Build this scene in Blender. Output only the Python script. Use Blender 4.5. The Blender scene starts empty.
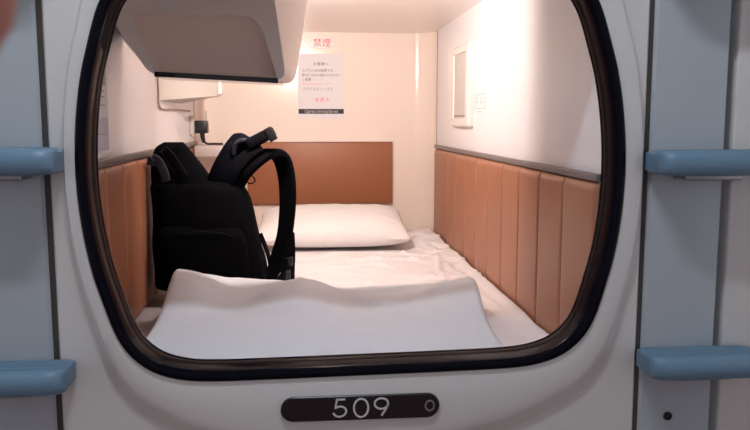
import bpy, bmesh, math, random
from mathutils import Vector, noise
PI = math.pi
random.seed(4)
C = bpy.context.scene.collection
sc = bpy.context.scene

# ------------------------------------------------------------------ materials
def mat(name, col, rough=.5, metal=0, spec=.5, bump=None, var=None, emit=None, coat=0, sheen=0):
    m = bpy.data.materials.new(name); m.use_nodes = True
    nt = m.node_tree; b = nt.nodes['Principled BSDF']
    b.inputs['Base Color'].default_value = (*col, 1)
    b.inputs['Roughness'].default_value = rough
    b.inputs['Metallic'].default_value = metal
    b.inputs['Specular IOR Level'].default_value = spec
    b.inputs['Coat Weight'].default_value = coat
    b.inputs['Sheen Weight'].default_value = sheen
    tc = nt.nodes.new('ShaderNodeTexCoord')
    if var:                                   # (scale, second colour)
        n = nt.nodes.new('ShaderNodeTexNoise'); n.inputs['Scale'].default_value = var[0]
        n.inputs['Detail'].default_value = 4
        mx = nt.nodes.new('ShaderNodeMix'); mx.data_type = 'RGBA'
        mx.inputs['A'].default_value = (*col, 1); mx.inputs['B'].default_value = (*var[1], 1)
        nt.links.new(tc.outputs['Object'], n.inputs['Vector'])
        nt.links.new(n.outputs['Fac'], mx.inputs['Factor'])
        nt.links.new(mx.outputs['Result'], b.inputs['Base Color'])
    if bump:                                  # (scale, strength, distance)
        n = nt.nodes.new('ShaderNodeTexNoise'); n.inputs['Scale'].default_value = bump[0]
        n.inputs['Detail'].default_value = 3
        bp = nt.nodes.new('ShaderNodeBump'); bp.inputs['Strength'].default_value = bump[1]
        bp.inputs['Distance'].default_value = bump[2]
        nt.links.new(tc.outputs['Object'], n.inputs['Vector'])
        nt.links.new(n.outputs['Fac'], bp.inputs['Height'])
        nt.links.new(bp.outputs['Normal'], b.inputs['Normal'])
    if emit:
        b.inputs['Emission Color'].default_value = (*emit[0], 1)
        b.inputs['Emission Strength'].default_value = emit[1]
    return m

M = {}
M['facade'] = mat('facade_plastic', (.68, .65, .625), .32, bump=(220, .05, .001), var=(3, (.66, .63, .605)))
M['column'] = mat('column_plastic', (.43, .46, .49), .28, bump=(180, .05, .001), var=(3, (.415, .445, .475)))
M['gap'] = mat('gap_rubber', (.03, .025, .025), .7, var=(300, (.09, .07, .06)))
M['black_rubber'] = mat('gloss_black', (.004, .004, .008), .14, spec=.07)
M['channel'] = mat('brown_channel', (.016, .010, .009), .3, spec=.15)
M['white_wall'] = mat('white_laminate', (.86, .845, .87), .35, bump=(160, .04, .001))
M['shell'] = mat('cream_shell', (.92, .80, .71), .16, bump=(2.2, .12, .01))
M['ceiling'] = mat('cream_ceiling', (.88, .80, .74), .25, bump=(3, .1, .01))
M['vinyl'] = mat('brown_vinyl', (.37, .155, .085), .42, bump=(160, .12, .001), var=(5, (.34, .14, .075)))
M['vinyl2'] = mat('brown_vinyl_headboard', (.34, .125, .055), .45, bump=(160, .12, .001), var=(4, (.31, .115, .05)))
M['seam'] = mat('vinyl_seam', (.13, .05, .03), .7)
M['alu'] = mat('grey_trim', (.22, .19, .19), .4, metal=.3)
M['alu_light'] = mat('pale_trim', (.62, .55, .52), .35, metal=.2)
M['base'] = mat('grey_base', (.33, .31, .33), .45)
M['sheet'] = mat('white_sheet', (.86, .83, .84), .9, bump=(30, .25, .004), sheen=.2)
M['pillow'] = mat('pillow_cotton', (.87, .84, .83), .9, bump=(24, .3, .004), sheen=.2)
M['blanket'] = mat('blanket_cotton', (.75, .78, .84), .92, bump=(14, .3, .006), sheen=.2)
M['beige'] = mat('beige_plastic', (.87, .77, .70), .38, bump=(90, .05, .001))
M['beige_dark'] = mat('beige_recess', (.86, .67, .57), .4, bump=(90, .05, .001))  # browner than the housing: reflected warm colour put into the base tone
M['beige_pale'] = mat('pale_beige_plastic', (.82, .76, .72), .4)
M['grille'] = mat('grey_beige_grille', (.62, .57, .53), .5)
M['black_gloss'] = mat('smoked_panel', (.012, .006, .01), .12)
M['black_plastic'] = mat('black_plastic', (.012, .011, .014), .4)
M['bag'] = mat('black_nylon', (.0022, .0022, .0036), .9, spec=.04, bump=(140, .5, .002), var=(7, (.0018, .0018, .0026)))
M['bag2'] = mat('navy_nylon', (.0026, .0028, .0055), .9, spec=.05, bump=(140, .5, .002))
M['web'] = mat('black_webbing', (.003, .003, .005), .8, spec=.08, bump=(300, .5, .001))
M['web_grey'] = mat('grey_webbing', (.022, .028, .045), .7, spec=.3, bump=(300, .5, .001))
M['rung'] = mat('blue_plastic', (.14, .235, .33), .42, bump=(120, .08, .001), var=(9, (.13, .225, .315)))
M['steel'] = mat('steel', (.35, .35, .36), .35, metal=.8)
M['plate'] = mat('plate_black', (.012, .006, .007), .35)
M['white_ink'] = mat('white_ink', (.62, .60, .60), .5)
M['paper'] = mat('notice_paper', (.78, .76, .78), .6)
M['paper_grey'] = mat('grey_print', (.42, .40, .46), .6)
M['paper_lav'] = mat('lavender_print', (.58, .54, .64), .6)
M['ink'] = mat('black_ink', (.10, .085, .09), .6)
M['ink_black'] = mat('dense_black_ink', (.02, .012, .015), .6)
M['ink_grey'] = mat('grey_ink', (.40, .36, .37), .6)
M['ink_pink'] = mat('pink_ink', (.80, .42, .44), .6)
M['red'] = mat('red_ink', (.78, .06, .14), .5)
M['sticker_clear'] = mat('pale_sticker', (.90, .80, .76), .35)
M['faint'] = mat('faint_ink', (.62, .54, .58), .6)
M['skin'] = mat('skin', (.50, .17, .12), .5, bump=(90, .2, .001), var=(40, (.42, .13, .10)))
M['nail'] = mat('nail', (.6, .3, .26), .3)
M['carpet'] = mat('carpet', (.30, .13, .10), .95, bump=(200, .5, .004), var=(60, (.16, .08, .07)))
M['plaster'] = mat('corridor_plaster', (.80, .79, .78), .8, bump=(60, .1, .002))
M['lamp_warm'] = mat('lamp_warm', (1, .9, .8), .5, emit=((1, .85, .775), 2450))
M['lamp_cool'] = mat('lamp_cool', (1, 1, 1), .5, emit=((.82, .91, 1), 135))
M['lamp_case'] = mat('lamp_case', (.6, .6, .6), .4)
M['tissue'] = mat('white_cable', (.8, .76, .74), .6)
M['brown_matte'] = mat('matte_brown', (.34, .25, .21), .8)

# ------------------------------------------------------------------ helpers
def link(name, bm, m, parent=None, smooth=True, mods=None):
    bmesh.ops.remove_doubles(bm, verts=bm.verts, dist=1e-6)
    bmesh.ops.recalc_face_normals(bm, faces=bm.faces)
    me = bpy.data.meshes.new(name); bm.to_mesh(me); bm.free()
    if smooth:
        for p in me.polygons: p.use_smooth = True
        try: me.set_sharp_from_angle(angle=math.radians(38))
        except Exception: pass
    o = bpy.data.objects.new(name, me); C.objects.link(o)
    for mm in (m if isinstance(m, list) else [m]): me.materials.append(M[mm])
    if parent:
        o.parent = parent
        o.matrix_parent_inverse = parent.matrix_world.inverted()
    return o
def struct(name, bm, m, parent=None, smooth=True):
    o = link(name, bm, m, parent, smooth)
    if not parent: o['kind'] = 'structure'
    return o
def tag(o, label, cat, group=None):
    o['label'] = label; o['category'] = cat
    if group: o['group'] = group
    return o
def thing(name, label, cat, loc, group=None):
    o = bpy.data.objects.new(name, None); C.objects.link(o); o.empty_display_size = .05
    o.location = loc; bpy.context.view_layer.update()
    return tag(o, label, cat, group)
def box(bm, x0, x1, y0, y1, z0, z1, bev=0, seg=3):
    vs = [bm.verts.new((x, y, z)) for z in (z0, z1) for y in (y0, y1) for x in (x0, x1)]
    fs = [bm.faces.new([vs[i] for i in f]) for f in ((0,1,3,2),(4,6,7,5),(0,4,5,1),(2,3,7,6),(0,2,6,4),(1,5,7,3))]
    if bev:
        es = set(e for f in fs for e in f.edges)
        bmesh.ops.bevel(bm, geom=list(es), offset=bev, segments=seg, profile=.5, affect='EDGES')
    return bm
def nbox(*a, **k):
    return box(bmesh.new(), *a, **k)
def rings(bm, rs, closed=True, cap0=False, cap1=False, loop=False):
    V = [[bm.verts.new(p) for p in r] for r in rs]
    n = len(V[0]); R = len(V)
    for i in range(R if loop else R-1):
        a, b = V[i], V[(i+1) % R]
        for j in range(n if closed else n-1):
            k = (j+1) % n
            try: bm.faces.new((a[j], a[k], b[k], b[j]))
            except ValueError: pass
    if cap0: bm.faces.new(V[0])
    if cap1: bm.faces.new(V[-1])
    return V
def catmull(pts, k=8, closed=False):
    pts = [Vector(p) for p in pts]; n = len(pts); out = []
    for i in range(n if closed else n-1):
        if closed: p0, p1, p2, p3 = pts[i-1], pts[i], pts[(i+1) % n], pts[(i+2) % n]
        else: p0, p1, p2, p3 = pts[max(i-1, 0)], pts[i], pts[i+1], pts[min(i+2, n-1)]
        for j in range(k):
            t = j/k
            out.append(.5*((2*p1)+(p2-p0)*t+(2*p0-5*p1+4*p2-p3)*t*t+(3*p1-p0-3*p2+p3)*t**3))
    if not closed: out.append(pts[-1])
    return out
def tube(bm, pts, r, seg=10, k=6, cap=True, flat=None, side=None):
    """round tube, or a flat ribbon when flat=(half width, half thickness) and side gives the width direction"""
    P = catmull(pts, k) if k > 1 else [Vector(p) for p in pts]
    rs = []; up = Vector((0, 0, 1)); last = None
    for i, p in enumerate(P):
        t = (P[min(i+1, len(P)-1)]-P[max(i-1, 0)]).normalized()
        if side is not None:
            s = Vector(side); u = (s-t*s.dot(t)).normalized()
        elif last is None:
            u = t.cross(up);
            if u.length < .1: u = t.cross(Vector((1, 0, 0)))
            u.normalize()
        else: u = (last-t*last.dot(t)).normalized()
        last = u; v = t.cross(u)
        rr = r(i/(len(P)-1)) if callable(r) else r
        a, b = (flat[0]*rr, flat[1]*rr) if flat else (rr, rr)
        ring = []
        for j in range(seg):
            th = 2*PI*j/seg; c, s_ = math.cos(th), math.sin(th)
            if flat:
                c = math.copysign(abs(c)**.45, c); s_ = math.copysign(abs(s_)**.6, s_)
            ring.append(p+u*a*c+v*b*s_)
        rs.append(ring)
    rings(bm, rs, cap0=cap, cap1=cap)
    return bm
def grid(bm, nx, ny, f):
    V = [[bm.verts.new(f(i/nx, j/ny)) for i in range(nx+1)] for j in range(ny+1)]
    for j in range(ny):
        for i in range(nx): bm.faces.new((V[j][i], V[j][i+1], V[j+1][i+1], V[j+1][i]))
    return V
def text(name, s, size, loc, m, parent, rot=(PI/2, 0, 0), ext=.0003, align='CENTER', w=1.0, space=1.0):
    cu = bpy.data.curves.new(name, 'FONT'); cu.body = s; cu.size = size; cu.extrude = ext
    cu.align_x = align; cu.align_y = 'CENTER'; cu.resolution_u = 2; cu.space_character = space
    t = bpy.data.objects.new(name, cu); C.objects.link(t)
    t.location = loc; t.rotation_euler = rot; t.scale = (w, 1, 1)
    bpy.context.view_layer.update()
    me = bpy.data.meshes.new_from_object(t.evaluated_get(bpy.context.evaluated_depsgraph_get()))
    me.transform(t.matrix_world)
    bpy.data.objects.remove(t)
    o = bpy.data.objects.new(name, me); C.objects.link(o); me.materials.clear(); me.materials.append(M[m])
    if parent: o.parent = parent; o.matrix_parent_inverse = parent.matrix_world.inverted()
    return o
def ss(a, b, x):
    t = min(1, max(0, (x-a)/(b-a))); return t*t*(3-2*t)
def interp(xs, ys, x):
    if x <= xs[0]: return ys[0]
    for i in range(1, len(xs)):
        if x <= xs[i]:
            t = (x-xs[i-1])/(xs[i]-xs[i-1]); return ys[i-1]+(ys[i]-ys[i-1])*t
    return ys[-1]
def sinterp(xs, ys, x):
    if x <= xs[0]: return ys[0]
    for i in range(1, len(xs)):
        if x <= xs[i]:
            t = (x-xs[i-1])/(xs[i]-xs[i-1]); t = t*t*(3-2*t); return ys[i-1]+(ys[i]-ys[i-1])*t
    return ys[-1]

# ------------------------------------------------------------------ key sizes (metres)
CX, CZ = .0975, .911                # centre of the capsule mouth
XL, XR = -.472, .578                # capsule side walls
ZB, ZC = .468, 1.388                # capsule base and ceiling
YB = 2.05                           # capsule back
QUAD = [(0, .385), (.16, .385), (.285, .3835), (.345, .376), (.390, .359), (.426, .328),
        (.449, .288), (.469, .226), (.485, .165), (.497, .085), (.5015, 0)]
def mouth(N=208):
    q = [Vector((a, -b)) for a, b in QUAD]
    right = q + [Vector((p.x, -p.y)) for p in reversed(q[:-1])]
    left = [Vector((-p.x, p.y)) for p in reversed(right[1:-1])]
    c = catmull([(p.x, p.y, 0) for p in right+left], 12, True)
    L = [0]
    for i in range(len(c)): L.append(L[-1]+(c[(i+1) % len(c)]-c[i]).length)
    out = []; j = 0
    for k in range(N):
        s = L[-1]*k/N
        while L[j+1] < s: j += 1
        t = (s-L[j])/(L[j+1]-L[j]); a = c[j]; b = c[(j+1) % len(c)]
        p = a.lerp(b, t); out.append((p.x-.016*p.y, p.y*1.004+.016*p.x))
    return out
MO = mouth()
def inset(pts, d):
    n = len(pts); out = []
    for i, (x, z) in enumerate(pts):
        ax, az = pts[i-1]; bx, bz = pts[(i+1) % n]
        tx, tz = bx-ax, bz-az; l = math.hypot(tx, tz)
        nx, nz = -tz/l, tx/l                     # inward for a counter-clockwise loop
        dd = d(x, z, nx, nz) if callable(d) else d
        out.append((x+nx*dd, z+nz*dd))
    return out
def ring3(pts, y): return [(CX+x, y, CZ+z) for x, z in pts]
def to_rect(pts, x0, x1, z0, z1):
    out = []
    for x, z in pts:
        X, Z = x, z
        kx = ((x1-CX) if X > 0 else (x0-CX))/X if abs(X) > 1e-6 else 1e9
        kz = ((z1-CZ) if Z > 0 else (z0-CZ))/Z if abs(Z) > 1e-6 else 1e9
        k = min(kx, kz); out.append((X*k, Z*k))
    # snap nearest points to the four corners
    for cx, cz in ((x0, z0), (x0, z1), (x1, z0), (x1, z1)):
        tx, tz = cx-CX, cz-CZ
        i = min(range(len(out)), key=lambda q: (out[q][0]-tx)**2+(out[q][1]-tz)**2)
        out[i] = (tx, tz)
    return out

# ------------------------------------------------------------------ capsule front
# raised lip that widens below the mouth, then a sloped step down to the flat panel
A0 = inset(MO, -.018)
def oA(x, z, nx, nz): n = max(0, nz); return .028 + .040*n*n + .065*n**4*max(0, 1-(x/.36)**2) + .05*max(0, -nz)**2
LA = inset(MO, lambda x, z, nx, nz: -oA(x, z, nx, nz))
LB = inset(MO, lambda x, z, nx, nz: -(oA(x, z, nx, nz) + .008 + .030*max(0, nz)**2))
LA = [(x+.008, z) for x, z in LA]; LB = [(x+.008, z) for x, z in LB]
FX0, FX1, FZ0, FZ1 = -.455, .645, .30, 1.47
R1 = to_rect(MO, FX0+.004, FX1-.004, FZ0+.004, FZ1-.004)
R2 = to_rect(MO, FX0, FX1, FZ0, FZ1)
bm = bmesh.new()
def mixr(a, b, t): return [(p[0]*(1-t)+q[0]*t, p[1]*(1-t)+q[1]*t) for p, q in zip(a, b)]
IN = inset(MO, .0165)
rr = [ring3(IN, .048), ring3(IN, .004), ring3(inset(MO, .006), -.006), ring3(inset(MO, -.004), -.010),
      ring3(mixr(A0, LA, .85), -.0065), ring3(LA, -.005), ring3(mixr(LA, LB, .25), -.002), ring3(mixr(LA, LB, .8), .008),
      ring3(LB, .010), ring3(mixr(LB, R1, .1), .0105), ring3(R1, .0105), ring3(R2, .015), ring3(R2, .048)]
rings(bm, rr, loop=True)
struct('wall_front', bm, 'facade')

# door-less mouth frame: glossy black bead and an inner brown channel
t = thing('capsule_mouth_frame', 'glossy black rounded rubber frame around the capsule opening', 'frame', (CX, 0, .525))
bm = bmesh.new()
prof = [(-.0005, -.0095), (.0003, -.0115), (.004, -.0145), (.009, -.0155), (.014, -.014), (.0175, -.009), (.0190, -.001), (.0200, .010), (.0206, .026), (.0170, .026)]
rings(bm, [ring3(inset(MO, d), y) for d, y in prof], loop=True)
link('bead', bm, 'black_rubber', t)
bm = bmesh.new()
prof = [(.0172, .0265), (.0208, .0265), (.0225, .029), (.0228, .036), (.0230, .044), (.0220, .050), (.0172, .0485)]
rings(bm, [ring3(inset(MO, d), y) for d, y in prof], loop=True)
link('channel', bm, 'channel', t)
bm = bmesh.new()
prof = [(.0226, .041), (.0245, .042), (.0246, .047), (.0226, .048)]
rings(bm, [ring3(inset(MO, d), y) for d, y in prof], loop=True)
link('inner_seal', bm, 'black_rubber', t)

# seams, ladder columns and the neighbouring capsules' fronts
def panel(name, x0, x1, m, y=.0105, z0=FZ0, z1=FZ1, bev=.004):
    return struct(name, nbox(x0, x1, y, .06, z0, z1, bev), m)
bm = bmesh.new(); box(bm, -.4655, -.4555, .0155, .06, 0.0, 2.25); struct('trim_1', bm, 'gap')
bm = bmesh.new(); box(bm, .6455, .6545, .0155, .06, 0.0, 2.25); struct('trim_2', bm, 'gap')
def column(name, x0, x1, edge):
    # shallow bowed cover strip; the far long edge is well rounded
    bm = bmesh.new(); rs = []
    n = 28
    for z in (0.0, .4, .8, 1.2, 1.6, 2.25):
        ring = []
        for i in range(n+1):
            u = i/n; x = x0+(x1-x0)*u
            e = u if edge > 0 else 1-u
            y = .0095-.004*math.sin(PI*min(1, e*1.1))
            if e > .93: y += .05*((e-.93)/.07)**2.2
            if e < .03: y += .006*(1-e/.03)**2
            ring.append((x, y, z))
        ring += [(x1, .07, z), (x0, .07, z)]
        rs.append(ring)
    rings(bm, rs, cap0=True, cap1=True)
    return struct(name, bm, 'column')
column('trim_3', .655, .812, 1)
column('trim_4', -.614, -.466, -1)
struct('trim_5', nbox(.822, 1.9, .012, .06, 0, 2.25, .004), 'facade')
struct('trim_6', nbox(-1.9, -.623, .012, .06, 0, 2.25, .004), 'facade')
struct('trim_7', nbox(FX0, FX1, .0105, .06, 0, FZ0-.008, .004), 'facade')
struct('trim_8', nbox(FX0, FX1, .0105, .06, FZ1+.008, 2.25, .004), 'facade')
struct('trim_9', nbox(-.622, -.4555, .0705, .09, 0, 2.25), 'gap')
struct('trim_10', nbox(.6455, .8215, .0705, .09, 0, 2.25), 'gap')

# screw hole in the right-hand column
bm = bmesh.new()
rings(bm, [[(.713+r*math.cos(a), y, .417+r*math.sin(a)) for a in [2*PI*i/20 for i in range(20)]]
           for r, y in ((.0088, .010), (.0088, .0035), (.0070, .0032), (.0060, .0048))], cap1=True)
s = link('screw_cap', bm, 'black_plastic'); tag(s, 'small round dark screw cap low on the pale blue column, right of the capsule', 'screw cap')

# number plate
t = thing('number_plate', 'black pill-shaped plate reading 509 below the capsule opening', 'sign', (.099, -.01, .4385))
bm = bmesh.new()
def stadium(hw, hh, y, cx=.099, cz=.4625, tilt=-.0):
    p = []
    for i in range(17):
        a = -PI/2+PI*i/16; p.append((cx+hw-hh+hh*math.cos(a), y, cz+hh*math.sin(a)))
    for i in range(17):
        a = PI/2+PI*i/16; p.append((cx-hw+hh+hh*math.cos(a), y, cz+hh*math.sin(a)))
    return p
rings(bm, [stadium(.1505, .0240, -.0095), stadium(.1505, .0240, -.0125), stadium(.149, .0225, -.0140)], cap0=True, cap1=True)
link('plate', bm, 'plate', t)
def stroke(name, pts, closed=False, r=.0019, y=-.0146, k=8):
    bm = bmesh.new()
    P = [(x, y, z) for x, z in pts]
    Q = catmull(P, k, closed)
    rs = []
    n = len(Q)
    for i, p in enumerate(Q):
        a = Q[(i-1) % n] if closed else Q[max(i-1, 0)]; b = Q[(i+1) % n] if closed else Q[min(i+1, n-1)]
        tt = (b-a).normalized(); u = Vector((-tt.z, 0, tt.x))
        rs.append([p+u*r, p+u*r*.8+Vector((0, -.0008, 0)), p-u*r*.8+Vector((0, -.0008, 0)), p-u*r, p-u*r*.8+Vector((0, .0006, 0)), p+u*r*.8+Vector((0, .0006, 0))])
    rings(bm, rs, cap0=not closed, cap1=not closed, loop=closed)
    return link(name, bm, 'white_ink', t)
zc = .4625
def D(cx, pts): return [(cx+a*1.42, zc+b*1.17) for a, b in pts]
# 5
bm5 = D(.0600, [(.0065, .0150), (.0060, .0150), (-.0035, .0148), (-.0042, .0148), (-.0050, .0100), (-.0062, .0012), (-.0060, .0008), (-.0020, .0032), (.0030, .0028), (.0072, -.0010), (.0078, -.0062), (.0050, -.0112), (-.0008, -.0136), (-.0062, -.0118), (-.0092, -.0072)])
stroke('digit', bm5)
stroke('digit', D(.0995, [(.0085*math.cos(a)*1.12, .0152*math.sin(a)) for a in [2*PI*i/16 for i in range(16)]]), True)
stroke('digit', D(.1380, [(.0090*math.cos(a), .0062+.0088*math.sin(a)) for a in [2*PI*i/16 for i in range(16)]]), True)
stroke('digit', D(.1380, [(.0088, .0050), (.0076, .0005), (.0040, -.0070), (.0002, -.0140)]))
ky = [(.2305+.0082*math.cos(a), .4625+.0096*math.sin(a)) for a in [2*PI*i/20 for i in range(20)]]
o = stroke('lock_ring', ky, True, r=.0018); o.data.materials.clear(); o.data.materials.append(M['steel'])

# ------------------------------------------------------------------ ladders
def ladder(name, label, x0, x1, dz):
    t = thing(name, label, 'ladder', ((x0+x1)/2, -.05, 0), 'ladders either side of the capsule front')
    for z in (.155+dz, .5475+dz, .932+dz, 1.315+dz, 1.70+dz):
        bm = bmesh.new(); rs = []
        # cross section in YZ: ridged tread on top, round nose
        sec = [(.004, .016), (-.012, .0185)]
        for q in range(4):
            y = -.014-.0135*q
            sec += [(y, .0185), (y-.002, .0150), (y-.008, .0150), (y-.010, .0185)]
        sec += [(-.072, .0180), (-.080, .0135), (-.0845, .004), (-.084, -.008), (-.079, -.0155), (-.068, -.019), (-.02, -.019), (.004, -.016)]
        n = 18
        xs = []
        for i in range(n+1):
            u = i/n; xs.append(u)
        R = .030
        st = [0, .0015, .005, .010, .017, R]
        for d in st:
            k = math.sqrt(max(0, 1-((R-d)/R)**2)); k = .48+.52*k
            rs.append([(x0+d, -.040+(y+.040)*k if y < -.040 else y, z+1.22*zz*(.6+.4*k)) for y, zz in sec])
        for d in reversed(st):
            k = math.sqrt(max(0, 1-((R-d)/R)**2)); k = .48+.52*k
            rs.append([(x1-d, -.040+(y+.040)*k if y < -.040 else y, z+1.22*zz*(.6+.4*k)) for y, zz in sec])
        rings(bm, rs, cap0=True, cap1=True)
        o = link('rung', bm, 'rung', t)
        bm = bmesh.new(); mx = (x0+x1)/2
        box(bm, mx-.055, mx+.055, -.045, .008, z-.034, z-.022, .003)
        link('bracket', bm, 'steel', t)
    return t
ladder('ladder', 'pale blue ladder rungs on the column left of the capsule', -.655, -.424, 0)
ladder('ladder', 'pale blue ladder rungs on the column right of the capsule', .643, .870, -.008)

# ------------------------------------------------------------------ capsule shell
struct('wall_right', nbox(XR, XR+.03, .0485, 1.962, .44, ZC+.02), 'white_wall', smooth=False)
struct('wall_left', nbox(XL-.03, XL, .0485, 1.962, .44, ZC+.02), 'white_wall', smooth=False)
def backpath(x0, x1, y0, r, off=0):
    p = [(x0-off, y0)]
    for i in range(13):
        a = PI-PI/2*i/12; p.append((x0+r+(r+off)*math.cos(a), YB-r+(r+off)*math.sin(a)))
    for i in range(13):
        a = PI/2-PI/2*i/12; p.append((x1-r+(r+off)*math.cos(a), YB-r+(r+off)*math.sin(a)))
    p.append((x1+off, y0)); return p
inn = backpath(XL+.002, XR-.002, 1.955, .10); out = backpath(XL+.002, XR-.002, 1.955, .10, .03)
loop = inn+list(reversed(out))
bm = bmesh.new(); rings(bm, [[(x, y, z) for x, y in loop] for z in (.44, .9, ZC+.02)], cap0=True, cap1=True)
struct('wall_back', bm, 'shell')
struct('ceiling', nbox(XL-.03, XR+.03, .0485, YB+.04, ZC, ZC+.03), 'ceiling', smooth=False)
struct('floor', nbox(XL-.03, XR+.03, .0485, YB+.04, .40, ZB), 'base', smooth=False)
# rails between the laminate and the padded panels
struct('trim_11', nbox(XR-.012, XR, .0505, 1.95, .882, .897, .002), 'alu')
struct('trim_12', nbox(XL, XL+.012, .0505, 1.95, .896, .914, .002), 'alu')
struct('trim_13', nbox(XR-.002, XR+.0, 1.948, 1.957, .47, ZC-.001), 'alu')

def padded(name, xw, sgn, ztop, label):
    """upright channels of upholstery, rounded at the top, deep grooves between"""
    bm = bmesh.new()
    zs = [.470, .475] + [.50+.04*i for i in range(9)] + [ztop-.022, ztop-.012, ztop-.005, ztop-.001, ztop]
    ys = []; edges = [.0505]+[.068+.1745*i for i in range(1, 11)]; edges[-1] = 1.948
    for a, b in zip(edges[:-1], edges[1:]):
        for u in (0, .012, .03, .07, .15, .3, .5, .7, .85, .93, .97, .988): ys.append((a+(b-a)*u, u))
    ys.append((edges[-1], 1))
    def dep(u, z):
        w = min(u, 1-u)
        d = .0075*min(1, (w/.035))**.5+.0030*math.sin(PI*u)
        tz = max(0, (z-(ztop-.024))/.024); bz = max(0, (.475-z)/.005)
        return (d+.004)*math.sqrt(max(0, 1-tz*tz))*(1-.5*bz)+.0005
    V = [[bm.verts.new((xw-sgn*dep(u, z), y, z)) for y, u in ys] for z in zs]
    for j in range(len(zs)-1):
        for i in range(len(ys)-1): bm.faces.new((V[j][i], V[j][i+1], V[j+1][i+1], V[j+1][i]))
    Bk = [[bm.verts.new((xw-sgn*.0003, y, z)) for y, u in ys] for z in (zs[0], zs[-1])]
    n = len(ys)
    for i in range(n-1):
        bm.faces.new((V[0][i], Bk[0][i], Bk[0][i+1], V[0][i+1])); bm.faces.new((V[-1][i], V[-1][i+1], Bk[1][i+1], Bk[1][i]))
        bm.faces.new((Bk[0][i], Bk[1][i], Bk[1][i+1], Bk[0][i+1]))
    o = link(name, bm, 'vinyl')
    tag(o, label, 'wall panel')
    bm = bmesh.new()
    for e in edges[1:-1]:
        box(bm, min(xw-sgn*.0006, xw-sgn*.0088), max(xw-sgn*.0006, xw-sgn*.0088), e-.0022, e+.0022, .472, ztop-.012)
    p = link('seam', bm, 'seam', o, smooth=False)
    return o
padded('padded_panel', XR, 1, .880, 'brown padded wall panel with upright seams on the right side of the bed')
padded('padded_panel', XL, -1, .893, 'brown padded wall panel on the left, partly behind the black backpack')

t = thing('headboard', 'flat brown padded headboard on the back wall above the pillow', 'headboard', (.066, YB, .629))
link('board', nbox(-.258, .391, YB-.022, YB-.001, .629, .907, .005), 'vinyl2', t)
link('edge_strip', nbox(-.259, .392, YB-.0235, YB-.001, .9075, .911, .001), 'beige_pale', t)

# ------------------------------------------------------------------ bed
def fold(x, y, x0, y0, ang, w, h, l=9):
    c, s = math.cos(ang), math.sin(ang)
    u = (x-x0)*c+(y-y0)*s; v = -(x-x0)*s+(y-y0)*c
    v += .25*w*math.sin(u*17)
    return h*math.exp(-(v/w)**2)*math.exp(-(u/l)**2)
FOLDS = [(random.uniform(-.1, .5), random.uniform(.8, 1.75), random.uniform(-.9, .9), random.uniform(.006, .014), random.uniform(.005, .011), random.uniform(.05, .2)) for _ in range(34)]
FOLDS += [(.44, 1.70, 1.9, .010, .024, .12), (.48, 1.62, 2.3, .010, .022, .14), (.42, 1.86, 1.2, .014, .03, .09), (.47, 1.78, 2.7, .010, .02, .1), (.38, 1.60, 2.2, .008, .014, .12), (.33, 1.30, 2.9, .009, .010, .2), (.15, 1.20, .5, .008, .008, .2), (.40, 1.55, 2.6, .012, .010, .12), (.50, 1.45, 1.75, .015, .010, .2),
          (.36, 1.42, .35, .010, .007, .2), (.28, 1.33, .2, .010, .007, .18), (.49, 1.82, 2.4, .02, .02, .07), (.2, 1.5, -.1, .012, .006, .2), (.50, .9, 1.6, .012, .006, .4), (.46, 1.2, 1.45, .012, .008, .3)]
FK = [0]
def sheet_z(x, y):
    z = .500
    for f in FOLDS: z += fold(x, y, *f)
    # pressed flat beneath the pillow and the backpack
    k = max(ss(-.25, -.19, x)*(1-ss(.38, .45, x))*ss(1.45, 1.53, y)*(1-ss(1.90, 1.97, y)),
            (1-ss(-.02, .06, x))*ss(.68, .76, y)*(1-ss(1.03, 1.12, y)))
    FK[0] = k; z = .500+(z-.500)*(1-k)-.003*k
    z += (1-.8*FK[0])*(.004*noise.noise(Vector((x*5, y*5, 3)))+.0022*noise.noise(Vector((x*19, y*13, 1))))
    z += .020*ss(.505, .557, x)*(.55+.45*noise.noise(Vector((0, y*4, 7))))*ss(1.95, 1.7, y)**0
    z += .014*ss(1.6, 1.95, y)*ss(.3, .48, x)
    return z
t = thing('mattress', 'thin white sheeted mattress covering the capsule floor', 'mattress', (.09, 1.0, ZB))
link('futon', nbox(-.372, .555, .085, 2.005, ZB+.001, .492, .010), 'sheet', t)
bm = bmesh.new()
X0, X1, Y0, Y1 = -.378, .5575, .080, 2.008
def fs(u, v):
    x = X0+(X1-X0)*u; y = Y0+(Y1-Y0)*v
    cr = max(0, (y-1.945)); 
    if cr > 0: x = min(max(x, -.378), XR-.022-.10*(1-math.sqrt(max(0, 1-(cr/.10)**2))))
    e = min(u*(X1-X0), (1-v)*(Y1-Y0), v*(Y1-Y0))
    z = sheet_z(x, y)
    if e < .016: z -= .03*(1-e/.016)**2
    return (x, y, z)
grid(bm, 150, 260, fs)
o = link('fitted_sheet', bm, 'sheet', t)
o.modifiers.new('th', 'SOLIDIFY').thickness = .0015

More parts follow.
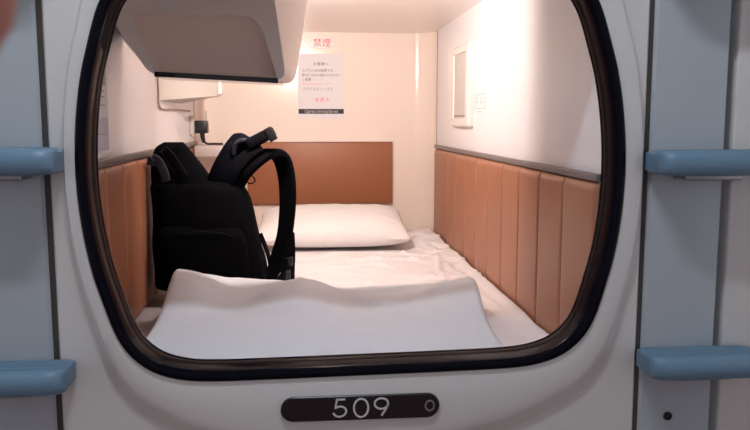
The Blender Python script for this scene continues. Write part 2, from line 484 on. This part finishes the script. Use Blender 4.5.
# pillow
t0 = bmesh.new()
def pillow(u, v, sgn):
    a, b = u*2-1, v*2-1
    hw, hd = .300, .200
    ex = (1-abs(a)**3.2); ey = (1-abs(b)**2.6)
    h = .076*(max(0, ex)**.36)*(max(0, ey)**.42)
    pinch = 1-.035*(1-abs(a)**2)*abs(b)**6
    pinx = 1-.045*(1-abs(b)**2)*abs(a)**6
    x = a*hw*pinx; y = b*hd*pinch
    w = 0
    if sgn > 0:
        w = .0035*noise.noise(Vector((x*9, y*9, 2)))+.0022*noise.noise(Vector((x*26, y*20, 5)))
        w *= min(1, h/.02)
        for q in range(6):
            cx, cy, an = ((-.2, -.1, .5), (.22, -.1, -.5), (.2, .1, .6), (-.22, .12, -.5), (.24, 0, .1), (.05, -.14, .05))[q]
            w += fold(x, y, cx, cy, an, .010, .004*min(1, h/.03), .07)
    return Vector((x, y, sgn*h*(1 if sgn > 0 else .75)+w))
bm = bmesh.new()
for sg in (1, -1):
    grid(bm, 70, 44, lambda u, v: pillow(u, v, sg))
from mathutils import Matrix
bm.transform(Matrix.Translation((.106, 1.69, .573)) @ Matrix.Rotation(math.radians(7), 4, 'X') @ Matrix.Rotation(math.radians(-.8), 4, 'Z'))
o = link('pillow', bm, 'pillow'); tag(o, 'white rectangular pillow against the headboard at the far end of the bed', 'pillow')
# small brown triangular piece behind the pillow
bm = bmesh.new()
rings(bm, [[(.398, 1.995, .505), (.452, 1.99, .505), (.425, 1.985, .54), (.412, 1.987, .602)], [(.398, 2.003, .505), (.452, 2.0, .505), (.427, 1.997, .54), (.412, 1.995, .604)]], cap0=True, cap1=True)
o = link('brown_triangle', bm, 'brown_matte'); tag(o, 'small brown triangular piece poking up behind the right end of the pillow', 'cloth')

# blanket folded at the near end
BX = [-.372, -.30, -.20, -.10, 0, .10, .20, .30, .42]
FARZ = [.588, .584, .575, .571, .566, .556, .566, .574, .580]
FARY = [.735, .725, .700, .68, .655, .625, .60, .585, .575]
def blanket(u, v):
    # v: 0 front bottom edge -> over the top -> far edge, down to the mattress
    x = -.372+.800*u
    x = x + (.012*math.sin(v*5)) * (1-2*u)
    x = x + .030*v*(1-ss(0, .5, u))
    xr = min(max(x, -.372), .42)
    fy = sinterp(BX, FARY, xr); fz = sinterp(BX, FARZ, xr)
    near = .084
    if v < .06:
        t_ = v/.06; y = near; z = .505+.022*t_
    elif v > .90:
        t_ = (v-.90)/.10; y = fy+.006*math.sin(PI*t_)+.004; z = fz-(fz-.506)*t_
    else:
        t_ = (v-.06)/.84; y = near+(fy-near)*t_
        z = .527+.018*ss(0, .5, t_)+(fz-.545)*ss(.42, .97, t_)
        z += .003*noise.noise(Vector((x*6, y*6, 11)))+.0012*noise.noise(Vector((x*22, y*14, 4)))
        z += .019*ss(.3, .75, t_)*math.sin(x*17+1.0+2*noise.noise(Vector((x*3, y*3, 0))))*(1-ss(.9, 1, t_))
        for q in BF: z += fold(x, y, *q)
        z -= .004*ss(.93, 1, t_)
    e = min(u, 1-u)*.8
    if e < .012 and .06 <= v <= .9: z -= .010*(1-e/.012)**2
    return (x, y, z)
BF = [(-.12, .52, .8, .018, .010, .07), (.17, .50, -.7, .016, .010, .08), (.33, .52, .9, .016, .010, .06), (-.02, .56, 1.5, .010, .006, .09), (-.1, .42, .1, .006, .0018, .15), (.2, .35, -.3, .006, .0018, .12), (.02, .2, .2, .007, .002, .2), (.3, .5, .9, .008, .003, .08), (-.28, .35, 1.2, .006, .002, .12), (.05, .50, 1.4, .005, .002, .1), (-.25, .6, -.4, .012, .004, .09), (.38, .3, 1.5, .007, .002, .15)]
bm = bmesh.new()
V = grid(bm, 120, 130, blanket)
# sides down to the mattress
for col, i in ((-1, 0), (1, 120)):
    low = [bm.verts.new((v[i].co.x+col*.004, v[i].co.y, min(v[i].co.z-.001, .5055))) for v in V]
    mid = [bm.verts.new((v[i].co.x+col*.006, v[i].co.y, (v[i].co.z+.5055)/2)) for v in V]
    for j in range(len(V)-1):
        bm.faces.new((V[j][i], V[j+1][i], mid[j+1], mid[j])); bm.faces.new((mid[j], mid[j+1], low[j+1], low[j]))
o = link('blanket', bm, 'blanket'); tag(o, 'white folded blanket spread across the near end of the bed', 'blanket')

# ------------------------------------------------------------------ television console hanging from ceiling
t = thing('ceiling_console', 'beige plastic console hanging from the capsule ceiling at upper left', 'console', (-.22, .55, ZC))
def byangle(poly, cx, cz, N):
    out = []
    for k in range(N):
        a = 2*PI*k/N; dx, dz = math.cos(a), math.sin(a); best = None
        n = len(poly)
        for i in range(n):
            ax, az = poly[i][0]-cx, poly[i][1]-cz; bx, bz = poly[(i+1) % n][0]-cx, poly[(i+1) % n][1]-cz
            ex, ez = bx-ax, bz-az; den = dx*ez-dz*ex
            if abs(den) < 1e-12: continue
            tt = (ax*ez-az*ex)/den; uu = (ax*dz-az*dx)/den
            if tt > 0 and -1e-9 <= uu <= 1+1e-9 and (best is None or tt > best): best = tt
        out.append((cx+dx*best, cz+dz*best))
    return out
def roundpoly(poly, rad, k=6):
    out = []; n = len(poly)
    for i in range(n):
        p = Vector(poly[i]); a = (Vector(poly[i-1])-p); b = (Vector(poly[(i+1) % n])-p)
        r = min(rad[i] if isinstance(rad, list) else rad, a.length*.45, b.length*.45)
        if r < 1e-5: out.append(tuple(p)); continue
        A = p+a.normalized()*r; B = p+b.normalized()*r
        for j in range(k+1):
            s = j/k; q = A*(1-s)**2+p*2*s*(1-s)+B*s*s; out.append((q.x, q.y))
    return out
N = 144; ccx, ccz = -.21, 1.20
ZT = ZC-.0005; XW = XL+.0008
front = roundpoly([(-.350, 1.106), (-.040, 1.091), (-.078, ZT), (XW, ZT), (XW, 1.292)], [.020, .028, 0, 0, .02])
back = roundpoly([(-.388, 1.114), (-.026, 1.098), (.022, ZT), (XW, ZT), (XW, 1.215)], [.02, .03, 0, 0, .02])
recess = roundpoly([(-.338, 1.1115), (-.0625, 1.098), (-.094, 1.205), (-.118, 1.236), (-.30, 1.240), (-.395, 1.238)], [.004, .004, .03, .04, .05, .03])
def R3(p, y): return [(x, (y(x, z) if callable(y) else y), z) for x, z in byangle(p, ccx, ccz, N)]
def shrink(p, k): return [(ccx+(x-ccx)*k, ccz+(z-ccz)*k) for x, z in p]
bm = bmesh.new()
fr = R3(front, .400); fi = R3(front, .394)
def toward(ring, k, y): return [(ccx+(a[0]-ccx)*k, y, ccz+(a[2]-ccz)*k) for a in ring]
rc = R3(recess, .394)
rc1 = toward(rc, .985, 0); rc1 = [(x, .400+.022*max(0, (1.24-z)/.14), z) for x, y, z in rc1]
rc2 = [(x, .402+.024*max(0, (1.24-z)/.14), z) for x, y, z in toward(rc, .93, 0)]
rings(bm, [R3(back, .690), R3(back, .660), [tuple(Vector(a).lerp(Vector(b), .08)) for a, b in zip(fr, R3(back, .69))], fr, toward(fr, .985, .394), rc, rc1], cap0=True)
link('housing', bm, 'beige', t)
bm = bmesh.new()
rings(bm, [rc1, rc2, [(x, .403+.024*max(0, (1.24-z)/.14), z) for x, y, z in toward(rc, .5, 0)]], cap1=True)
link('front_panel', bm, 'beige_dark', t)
bm = bmesh.new()  # smoked strip under the console
def zb(x, y):  # underside height
    a = 1.106+(1.091-1.106)*(x+.350)/.31; b = 1.114+(1.098-1.114)*(x+.388)/.362
    return a+(b-a)*(y-.4)/.29
rs = []
for y, xl, xr_ in ((.3925, -.338, -.0605), (.50, -.345, -.060), (.66, -.362, -.056)):
    rs.append([(xl, y, zb(xl, y)-.0058), (xr_, y, zb(xr_, y)-.0058), (xr_, y, zb(xr_, y)+.0058), (xl, y, zb(xl, y)+.0058)])
rings(bm, rs, cap0=True, cap1=True)
link('smoked_strip', bm, 'black_gloss', t, smooth=False)

# warm reading lamp fixed on the far side of the console
t = thing('reading_lamp', 'warm lit reading lamp on the hidden far side of the ceiling console', 'lamp', (-.045, .695, 1.33))
link('added_baffle', nbox(-.079, -.0755, .6903, .748, 1.285, 1.375, .001), 'lamp_case', t)  # unseen baffle added on one side to keep lamplight off the left wall
link('lamp_base', nbox(-.100, -.020, .6903, .6955, 1.29, 1.37, .001), 'lamp_case', t)
bm = bmesh.new(); bmesh.ops.create_uvsphere(bm, u_segments=20, v_segments=12, radius=.021)
bm.transform(Matrix.Translation((-.045, .7045, 1.33)) @ Matrix.Diagonal((1, .42, 1, 1))); link('bulb', bm, 'lamp_warm', t)

# ------------------------------------------------------------------ back left corner: shelf, box, adapter, hook
o = link('corner_shelf', nbox(XL+.018, -.285, 1.80, 2.02, .852, .900, .006), 'alu_light'); tag(o, 'small grey shelf in the back left corner behind the backpack', 'shelf')
t = thing('wall_box', 'beige box mounted on the left wall, under and beyond the ceiling console', 'wall box', (XL, 1.3, 1.07))
bm = bmesh.new()
rings(bm, [[(XL+.001, 1.15, z+.0), (-.325, 1.57, z+.028*(z < 1.2)), (-.330, 1.60, z+.028*(z < 1.2)), (XL+.001, 1.60, z)] for z in (1.066, 1.074, 1.20, 1.30)], cap0=True, cap1=True)
link('box_body', bm, 'grille', t, smooth=False)
bm = bmesh.new()
rings(bm, [[(-.3235, 1.560, 1.10), (-.3235, 1.60, 1.10), (-.3235, 1.60, 1.295), (-.3235, 1.560, 1.295)], [(-.312, 1.563, 1.103), (-.312, 1.597, 1.103), (-.312, 1.597, 1.292), (-.312, 1.563, 1.292)]], cap0=True, cap1=True)
link('end_cap', bm, 'beige_pale', t, smooth=False)
bm = bmesh.new(); tube(bm, [(XL+.006, 1.12, 1.26), (XL+.006, 1.125, 1.10), (XL+.006, 1.15, 1.043), (XL+.006, 1.40, 1.04), (XL+.006, 1.80, 1.04)], .0035, 8)
o = link('wall_conduit', bm, 'brown_matte'); tag(o, 'thin brown conduit outlining the beige box on left wall', 'conduit')
t = thing('power_adapter', 'black power adapter plugged in beside the corner shelf, its cord on the shelf', 'adapter', (-.425, 1.95, .955))
link('wall_socket', nbox(XL+.001, -.452, 1.80, 1.872, .945, 1.02, .002), 'grille', None); s = bpy.data.objects['wall_socket']
tag(s, 'grey wall socket behind the black power adapter', 'socket')
link('adapter_body', nbox(-.4515, -.400, 1.81, 1.86, .950, 1.002, .004), 'black_plastic', t)
bm = bmesh.new(); tube(bm, [(-.424, 1.835, .953), (-.422, 1.835, .93), (-.418, 1.84, .912)], lambda s: .011-.004*s, 10); link('strain_relief', bm, 'black_plastic', t)
bm = bmesh.new(); tube(bm, [(-.418, 1.84, .915), (-.405, 1.845, .906), (-.38, 1.86, .9055), (-.35, 1.84, .9055), (-.335, 1.87, .9055), (-.315, 1.85, .9055)], .0045, 8); link('cord', bm, 'black_plastic', t)
bm = bmesh.new()
tube(bm, [(-.338, 1.825, .905), (-.326, 1.835, .915), (-.316, 1.82, .906), (-.306, 1.832, .912), (-.296, 1.84, .905), (-.300, 1.86, .905), (-.32, 1.87, .906)], .005, 8)
o = link('coiled_cable', bm, 'tissue'); tag(o, 'short white coiled cable lying on the corner shelf', 'cable')
t = thing('wall_hook', 'tiny brown hook on the back wall right of the beige box', 'hook', (-.372, YB, 1.13))
link('hook_plate', nbox(-.385, -.360, 2.022, 2.04, 1.115, 1.150, .003), 'alu', t)
bm = bmesh.new(); tube(bm, [(-.372, 2.03, 1.142), (-.372, 2.008, 1.138), (-.372, 2.0, 1.122), (-.372, 2.0, 1.112)], .004, 8); link('hook_arm', bm, 'alu', t)
bm = bmesh.new(); tube(bm, [(-.428, 2.016, 1.045), (-.428, 2.016, .99)], .0025, 6, 2)
o = link('wall_cable', bm, 'grille'); tag(o, 'short thin grey cable running down the back left corner to the socket', 'cable')

# ------------------------------------------------------------------ right wall panel and stickers
t = thing('wall_speaker_panel', 'white wall panel with a tall grey inset on the right wall', 'wall panel', (XR, 1.37, .99))
bm = bmesh.new()
def rp(y0, y1, z0, z1, x, r=.012):
    return [(x, y, z) for y, z in roundpoly([(y0, z0), (y1, z0), (y1, z1), (y0, z1)], r, 5)]
W = XR-.0005
rings(bm, [rp(1.215, 1.515, .978, 1.272, W), rp(1.215, 1.515, .978, 1.272, W-.014), rp(1.221, 1.509, .984, 1.266, W-.020), rp(1.262, 1.480, 1.010, 1.243, W-.020, .004), rp(1.264, 1.478, 1.012, 1.241, W-.015, .004)], cap0=True)
link('panel_frame', bm, 'beige_pale', t)
bm = bmesh.new(); rings(bm, [rp(1.263, 1.479, 1.011, 1.242, W-.013, .004), rp(1.263, 1.479, 1.011, 1.242, W-.016, .004)], cap0=True, cap1=True)
for i in range(7):
    z = 1.045+i*.028; box(bm, W-.0172, W-.0155, 1.272, 1.470, z-.0015, z+.0015)
link('grey_inset', bm, 'grille', t, smooth=False)
link('inset_slot', nbox(W-.0180, W-.0158, 1.272, 1.470, 1.015, 1.021), 'alu', t, smooth=False)
# line-drawn sticker
t = thing('wall_sticker', 'small clear sticker with a printed outline beside the wall panel', 'sticker', (XR, 1.12, 1.04))
link('sticker_sheet', nbox(XR-.0009, XR-.0003, 1.035, 1.195, 1.025, 1.092), 'white_wall', t, smooth=False)
bm = bmesh.new()
for y0, y1, z0, z1 in ((1.045, 1.185, 1.086, 1.0885), (1.045, 1.185, 1.040, 1.0425), (1.045, 1.049, 1.040, 1.088), (1.180, 1.185, 1.040, 1.088),
                       (1.10, 1.108, 1.058, 1.080), (1.145, 1.170, 1.076, 1.080), (1.145, 1.170, 1.062, 1.066), (1.155, 1.160, 1.050, 1.080), (1.07, 1.09, 1.058, 1.062), (1.09, 1.15, 1.029, 1.032)):
    box(bm, XR-.0014, XR-.0008, y0, y1, z0, z1)
link('print', bm, 'faint', t, smooth=False)
# notices on the left wall near the mouth
t = thing('wall_notice', 'pale printed notice on the left wall close to the opening', 'notice', (XL, .46, .94))
link('notice_sheet', nbox(XL+.0003, XL+.0012, .330, .505, .925, 1.165), 'paper', t, smooth=False)
link('grey_picture', nbox(XL+.0012, XL+.0016, .335, .490, 1.083, 1.160), 'paper_grey', t, smooth=False)
link('lavender_picture', nbox(XL+.0012, XL+.0016, .335, .500, .930, 1.008), 'paper_lav', t, smooth=False)
for z in (1.035, 1.055, 1.068, .968): link('printed_line', nbox(XL+.0012, XL+.0019, .37, .475, z, z+.003), 'ink_grey', t, smooth=False)

# no smoking sticker and notice on the back wall
yb = YB-.0006
t = thing('no_smoking_sticker', 'oval red-lettered sticker above the notice on the back wall', 'sticker', (.080, YB, 1.31))
bm = bmesh.new()
def oval(hx, hz, y, cx=.0785, cz=1.338): return [(cx+hx*math.cos(a), y, cz+hz*math.sin(a)) for a in [2*PI*i/40 for i in range(40)]]
rings(bm, [oval(.066, .026, yb), oval(.066, .026, yb-.0008)], cap0=True, cap1=True); link('oval_sheet', bm, 'sticker_clear', t)
bm = bmesh.new(); rings(bm, [oval(.062, .0225, yb-.0008), oval(.062, .0225, yb-.0012), oval(.0605, .021, yb-.0012), oval(.0605, .021, yb-.0008)], loop=True); link('red_outline', bm, 'ink_pink', t)
for dx in (0, .0009, -.0009): text('red_lettering', '禁煙', .040, (.0785+dx, yb-.0012, 1.339+dx*.3), 'red', t) if dx == 0 else None
t = thing('paper_notice', 'white paper notice with black bottom band on the back wall', 'notice', (.073, YB, 1.015))
link('notice_sheet', nbox(-.030, .175, yb-.0008, yb, 1.010, 1.294), 'paper', t, smooth=False)
link('black_band', nbox(-.028, .173, yb-.0012, yb-.0008, 1.032, 1.053), 'ink_black', t, smooth=False)
yt = yb-.0012
def line(s, x, z, size, m, al='LEFT', sp=1.0, w=1): return text('printed_line', s, size, (x, yt, z), m, t, align=al, space=sp, w=w)
line('お客様へ', .072, 1.250, .0165, 'ink', 'CENTER', 1.05)
line('カプセル内は禁煙です。', -.012, 1.221, .0138, 'ink')
line('寝たばこは火災の原因になりますので', -.012, 1.201, .0138, 'ink', w=.72)
line('ご遠慮', -.012, 1.182, .0138, 'ink')
line('ください。', .032, 1.182, .0138, 'ink_pink')
line('火の用心をお願いします', -.010, 1.163, .0128, 'ink_pink', w=.9)
line('おやすみなさいませ', -.008, 1.140, .0175, 'ink_grey', w=.85)
line('支配人', .078, 1.093, .0190, 'red', 'CENTER', 1.5)
text('band_lettering', 'Cigarette Smoking Banned', .0185, (.0725, yb-.0016, 1.0425), 'white_ink', t, w=.74)

# ------------------------------------------------------------------ backpack
bp = thing('backpack', 'black backpack standing on the bed against the left wall', 'backpack', (-.30, .95, .505))
YC = .905
def sec(cx, hx, cy, hy, z, n=28, e=.55, skew=0):
    out = []
    for i in range(n):
        a = 2*PI*i/n; c, s = math.cos(a), math.sin(a)
        out.append((cx+hx*math.copysign(abs(c)**e, c), cy+hy*math.copysign(abs(s)**e, s)+skew*c, z))
    return out
def loftz(levels, jit=.004, seed=0, e=.55):
    bm = bmesh.new(); rs = []
    P = catmull([(a, b, c) for a, b, c, _, _ in levels], 5); Q = catmull([(d, e_, 0) for _, _, _, d, e_ in levels], 5)
    for p, q in zip(P, Q):       # p = (xl, xr, z)  q = (yc, hy)
        ring = sec((p.x+p.y)/2, (p.y-p.x)/2, q.x, q.y, p.z, e=e)
        rs.append([(x+jit*noise.noise(Vector((x*11+seed, y*11, z*11))), y+2*jit*noise.noise(Vector((x*9, y*9+seed, z*9))), z) for x, y, z in ring])
    rings(bm, rs, cap0=True, cap1=True)
    return bm
# (x left, x right, z, centre y, half depth)
link('body', loftz([(-.415, -.175, .506, YC, .070), (-.445, -.138, .514, YC, .095), (-.448, -.130, .56, YC, .105), (-.449, -.138, .64, YC, .105), (-.449, -.154, .72, YC, .10),
                    (-.449, -.172, .78, YC, .09), (-.449, -.195, .815, YC, .075), (-.43, -.235, .828, YC, .05), (-.40, -.26, .832, YC, .02)]), 'bag', bp)
link('top_flap', loftz([(-.446, -.225, .74, YC, .07), (-.449, -.262, .80, YC, .075), (-.449, -.290, .845, YC, .065), (-.446, -.322, .890, YC, .05), (-.438, -.345, .922, YC, .035), (-.415, -.358, .938, YC, .015)], .003, 5), 'bag', bp)
o = link('front_pocket', loftz([(-.41, -.18, .515, .815, .02), (-.425, -.165, .53, .812, .024), (-.425, -.17, .64, .812, .026), (-.415, -.19, .69, .82, .022), (-.38, -.22, .71, .83, .010)], .003, 9), 'bag', bp)
bm = bmesh.new(); tube(bm, [(-.41, .795, .66), (-.35, .790, .683), (-.25, .790, .683), (-.19, .795, .66)], .0025, 6); link('zip', bm, 'web', o)
link('side_pocket', loftz([(-.16, -.125, .512, YC, .05), (-.16, -.118, .54, YC, .062), (-.165, -.128, .60, YC, .058), (-.18, -.150, .64, YC, .04)], .003, 3), 'bag2', bp)
# shoulder strap leaning up to the right, thick and padded
bm = bmesh.new()
tube(bm, [(-.232, YC-.01, .76), (-.236, YC-.03, .81), (-.222, YC-.035, .855), (-.203, YC-.03, .895), (-.182, YC-.02, .930), (-.168, YC, .938)], lambda s: 1.12-.35*s, 14, flat=(.052, .022), side=(1, 0, -.35))
link('shoulder_strap', bm, 'bag2', bp)
bm = bmesh.new()  # the second strap: over the top and down in a long loop
tube(bm, [(-.210, YC-.03, .800), (-.185, YC-.045, .845), (-.150, YC-.045, .880), (-.115, YC-.035, .903), (-.092, YC-.02, .906), (-.070, YC-.005, .886), (-.058, YC, .84), (-.054, YC, .78), (-.057, YC, .72), (-.066, YC, .655), (-.084, YC, .60), (-.10, YC, .55), (-.128, YC, .525)],
     lambda s: 1.15-.35*abs(s-.35)*1.4, 14, flat=(.026, .011), side=(.85, -.5, 0))
link('shoulder_strap', bm, 'bag', bp)
bm = bmesh.new()
tube(bm, [(-.225, YC-.05, .815), (-.20, YC-.058, .865), (-.165, YC-.055, .905), (-.13, YC-.05, .93)], 1, 12, flat=(.018, .006), side=(.7, -.3, -.7))
link('webbing', bm, 'web', bp)
# carry handle with buckle on top
bm = bmesh.new()
tube(bm, [(-.205, YC-.04, .905), (-.198, YC-.045, .935), (-.180, YC-.045, .945), (-.163, YC-.04, .938), (-.148, YC-.035, .944)], 1, 12, flat=(.017, .006), side=(.3, 1, 0))
link('handle', bm, 'web_grey', bp)
bm = bmesh.new(); box(bm, -.046, .046, -.020, .020, -.017, .017, .008)
bm.transform(Matrix.Translation((-.130, YC-.045, .950)) @ Matrix.Rotation(math.radians(-27), 4, 'Y'))
link('buckle', bm, 'web', bp)
bm = bmesh.new(); box(bm, -.012, .012, -.023, .023, -.021, .021, .004)
bm.transform(Matrix.Translation((-.100, YC-.045, .962)) @ Matrix.Rotation(math.radians(-30), 4, 'Y'))
link('buckle', bm, 'black_plastic', bp)
# pale folds of webbing on the left shoulder
bm = bmesh.new()
tube(bm, [(-.440, YC-.065, .875), (-.432, YC-.075, .895), (-.418, YC-.072, .885), (-.402, YC-.08, .855), (-.396, YC-.085, .83)], 1, 12, flat=(.013, .004), side=(.8, -.2, .5))
link('webbing', bm, 'web_grey', bp)
bm = bmesh.new()
tube(bm, [(-.415, YC-.05, .905), (-.402, YC-.062, .915), (-.385, YC-.068, .90), (-.365, YC-.07, .87), (-.345, YC-.075, .84)], 1, 12, flat=(.013, .004), side=(.8, -.2, .5))
link('webbing', bm, 'web', bp)
# thin straps dangling at the right
for i, P in enumerate(([(-.052, .925, .67), (-.050, .92, .62), (-.055, .91, .57), (-.075, .90, .53), (-.10, .89, .512)],
                       [(-.060, .93, .66), (-.062, .92, .60), (-.058, .915, .55), (-.064, .91, .508)],
                       [(-.046, .94, .66), (-.044, .935, .60), (-.046, .93, .55), (-.048, .92, .508)],
                       [(-.070, .93, .62), (-.076, .92, .57), (-.072, .91, .53), (-.080, .90, .508)],
                       [(-.140, .93, .66), (-.118, .92, .60), (-.11, .915, .55), (-.125, .91, .515)])):
    bm = bmesh.new(); tube(bm, P, 1, 10, flat=(.011 if i < 3 else .007, .0032), side=(.9, .4, 0)); link('webbing', bm, 'web', bp)
for x, y, z in ((-.052, .915, .575), (-.060, .91, .535)):
    link('buckle', nbox(x-.011, x+.011, y-.008, y+.006, z-.014, z+.014, .003), 'black_plastic', bp)
bm = bmesh.new(); tube(bm, [(-.19, .90, .83), (-.165, .895, .815), (-.15, .90, .825), (-.165, .90, .845)], .0022, 6); link('zip_pull', bm, 'web', bp)
bm = bmesh.new(); bmesh.ops.create_uvsphere(bm, u_segments=10, v_segments=6, radius=.006); bm.transform(Matrix.Translation((-.152, .838, .556)) @ Matrix.Diagonal((1, .4, 1, 1)))
o = link('snap', bm, 'steel', bp)

# ------------------------------------------------------------------ corridor
struct('floor', nbox(-2.4, 2.4, -2.3, .0100, -.05, -.0005), 'carpet', smooth=False)
struct('ceiling', nbox(-2.4, 2.4, -2.3, .06, 2.251, 2.30), 'plaster', smooth=False)
struct('wall_rear', nbox(-2.4, 2.4, -2.35, -2.301, 0, 2.25), 'plaster', smooth=False)
t = thing('corridor_light', 'cool white strip light on the corridor ceiling', 'ceiling light', (-.05, -.62, 2.25))
link('light_case', nbox(-.29, .19, -.68, -.56, 2.225, 2.2505, .005), 'lamp_case', t)
link('diffuser', nbox(-.25, .15, -.655, -.585, 2.205, 2.2245, .006), 'lamp_cool', t)

# ------------------------------------------------------------------ camera
f = 765.0
th = math.atan(94/f); ps = math.atan(70/f*math.cos(th))
cam = bpy.data.cameras.new('camera'); co = bpy.data.objects.new('camera', cam); C.objects.link(co)
cam.sensor_width = 36; cam.sensor_fit = 'HORIZONTAL'; cam.lens = f/750*36; cam.clip_start = .01
co.location = (0, -1.4, 1.0); co.rotation_euler = (PI/2-th, 0, -ps)
cam.dof.use_dof = True; cam.dof.focus_distance = 2.0; cam.dof.aperture_fstop = 24
sc.camera = co
Rm = co.rotation_euler.to_matrix()
def cw(x, y, d):   # metres right, up and ahead of the lens, used to seat the photographer's hand
    return Vector((0, -1.4, 1.0)) + Rm @ Vector((x, y, -d))

# photographer's hand: index fingertip just in front of the lens at upper left
hand_v = []; hand_e = []; hand_r = []
def hv(p, r, par=None):
    hand_v.append(p); hand_r.append(r)
    if par is not None: hand_e.append((par, len(hand_v)-1))
    return len(hand_v)-1
wrist = hv(cw(-.215, -.060, .020), .026)
fore = hv(cw(-.265, -.150, .000), .030, wrist); fore2 = hv(cw(-.31, -.25, -.02), .036, fore)
palm = hv(cw(-.180, -.015, .028), .028, wrist)
k1 = hv(cw(-.160, .055, .040), .012, palm); a = hv(cw(-.125, .066, .062), .0098, k1); a = hv(cw(-.078, .046, .084), .0135, a); a = hv(cw(-.0440, .0180, .090), .0120, a)
k2 = hv(cw(-.172, .040, .048), .012, palm); a = hv(cw(-.150, .030, .085), .010, k2); a = hv(cw(-.125, .010, .080), .009, a); a = hv(cw(-.118, .004, .060), .008, a)
k3 = hv(cw(-.180, .018, .050), .0115, palm); a = hv(cw(-.162, .004, .083), .0095, k3); a = hv(cw(-.140, -.012, .078), .0088, a); a = hv(cw(-.132, -.016, .060), .008, a)
k4 = hv(cw(-.188, -.006, .048), .011, palm); a = hv(cw(-.175, -.022, .074), .0088, k4); a = hv(cw(-.156, -.034, .070), .008, a); a = hv(cw(-.149, -.036, .056), .0072, a)
t1 = hv(cw(-.165, -.025, .010), .014, palm); a = hv(cw(-.140, .005, -.004), .011, t1); a = hv(cw(-.118, .030, -.006), .0092, a)
me = bpy.data.meshes.new('hand'); me.from_pydata([tuple(v) for v in hand_v], hand_e, []); me.update()
ho = bpy.data.objects.new('hand', me); C.objects.link(ho); me.materials.append(M['skin'])
sk = ho.modifiers.new('skin', 'SKIN'); sk.use_smooth_shade = True
for i, v in enumerate(me.skin_vertices[0].data):
    v.radius = (hand_r[i], hand_r[i]); v.use_root = (i == wrist)
sb = ho.modifiers.new('sub', 'SUBSURF'); sb.levels = 2; sb.render_levels = 2
tag(ho, 'blurred reddish fingertip of the photographer at the top left edge', 'hand')

# ------------------------------------------------------------------ world and view
w = bpy.data.worlds.new('world'); sc.world = w; w.use_nodes = True
w.node_tree.nodes['Background'].inputs[0].default_value = (.80, .84, .95, 1)
w.node_tree.nodes['Background'].inputs[1].default_value = .78
sc.view_settings.view_transform = 'Standard'; sc.view_settings.look = 'None'
sc.view_settings.exposure = 0.0; sc.view_settings.gamma = 1.0
sc.view_settings.use_curve_mapping = False
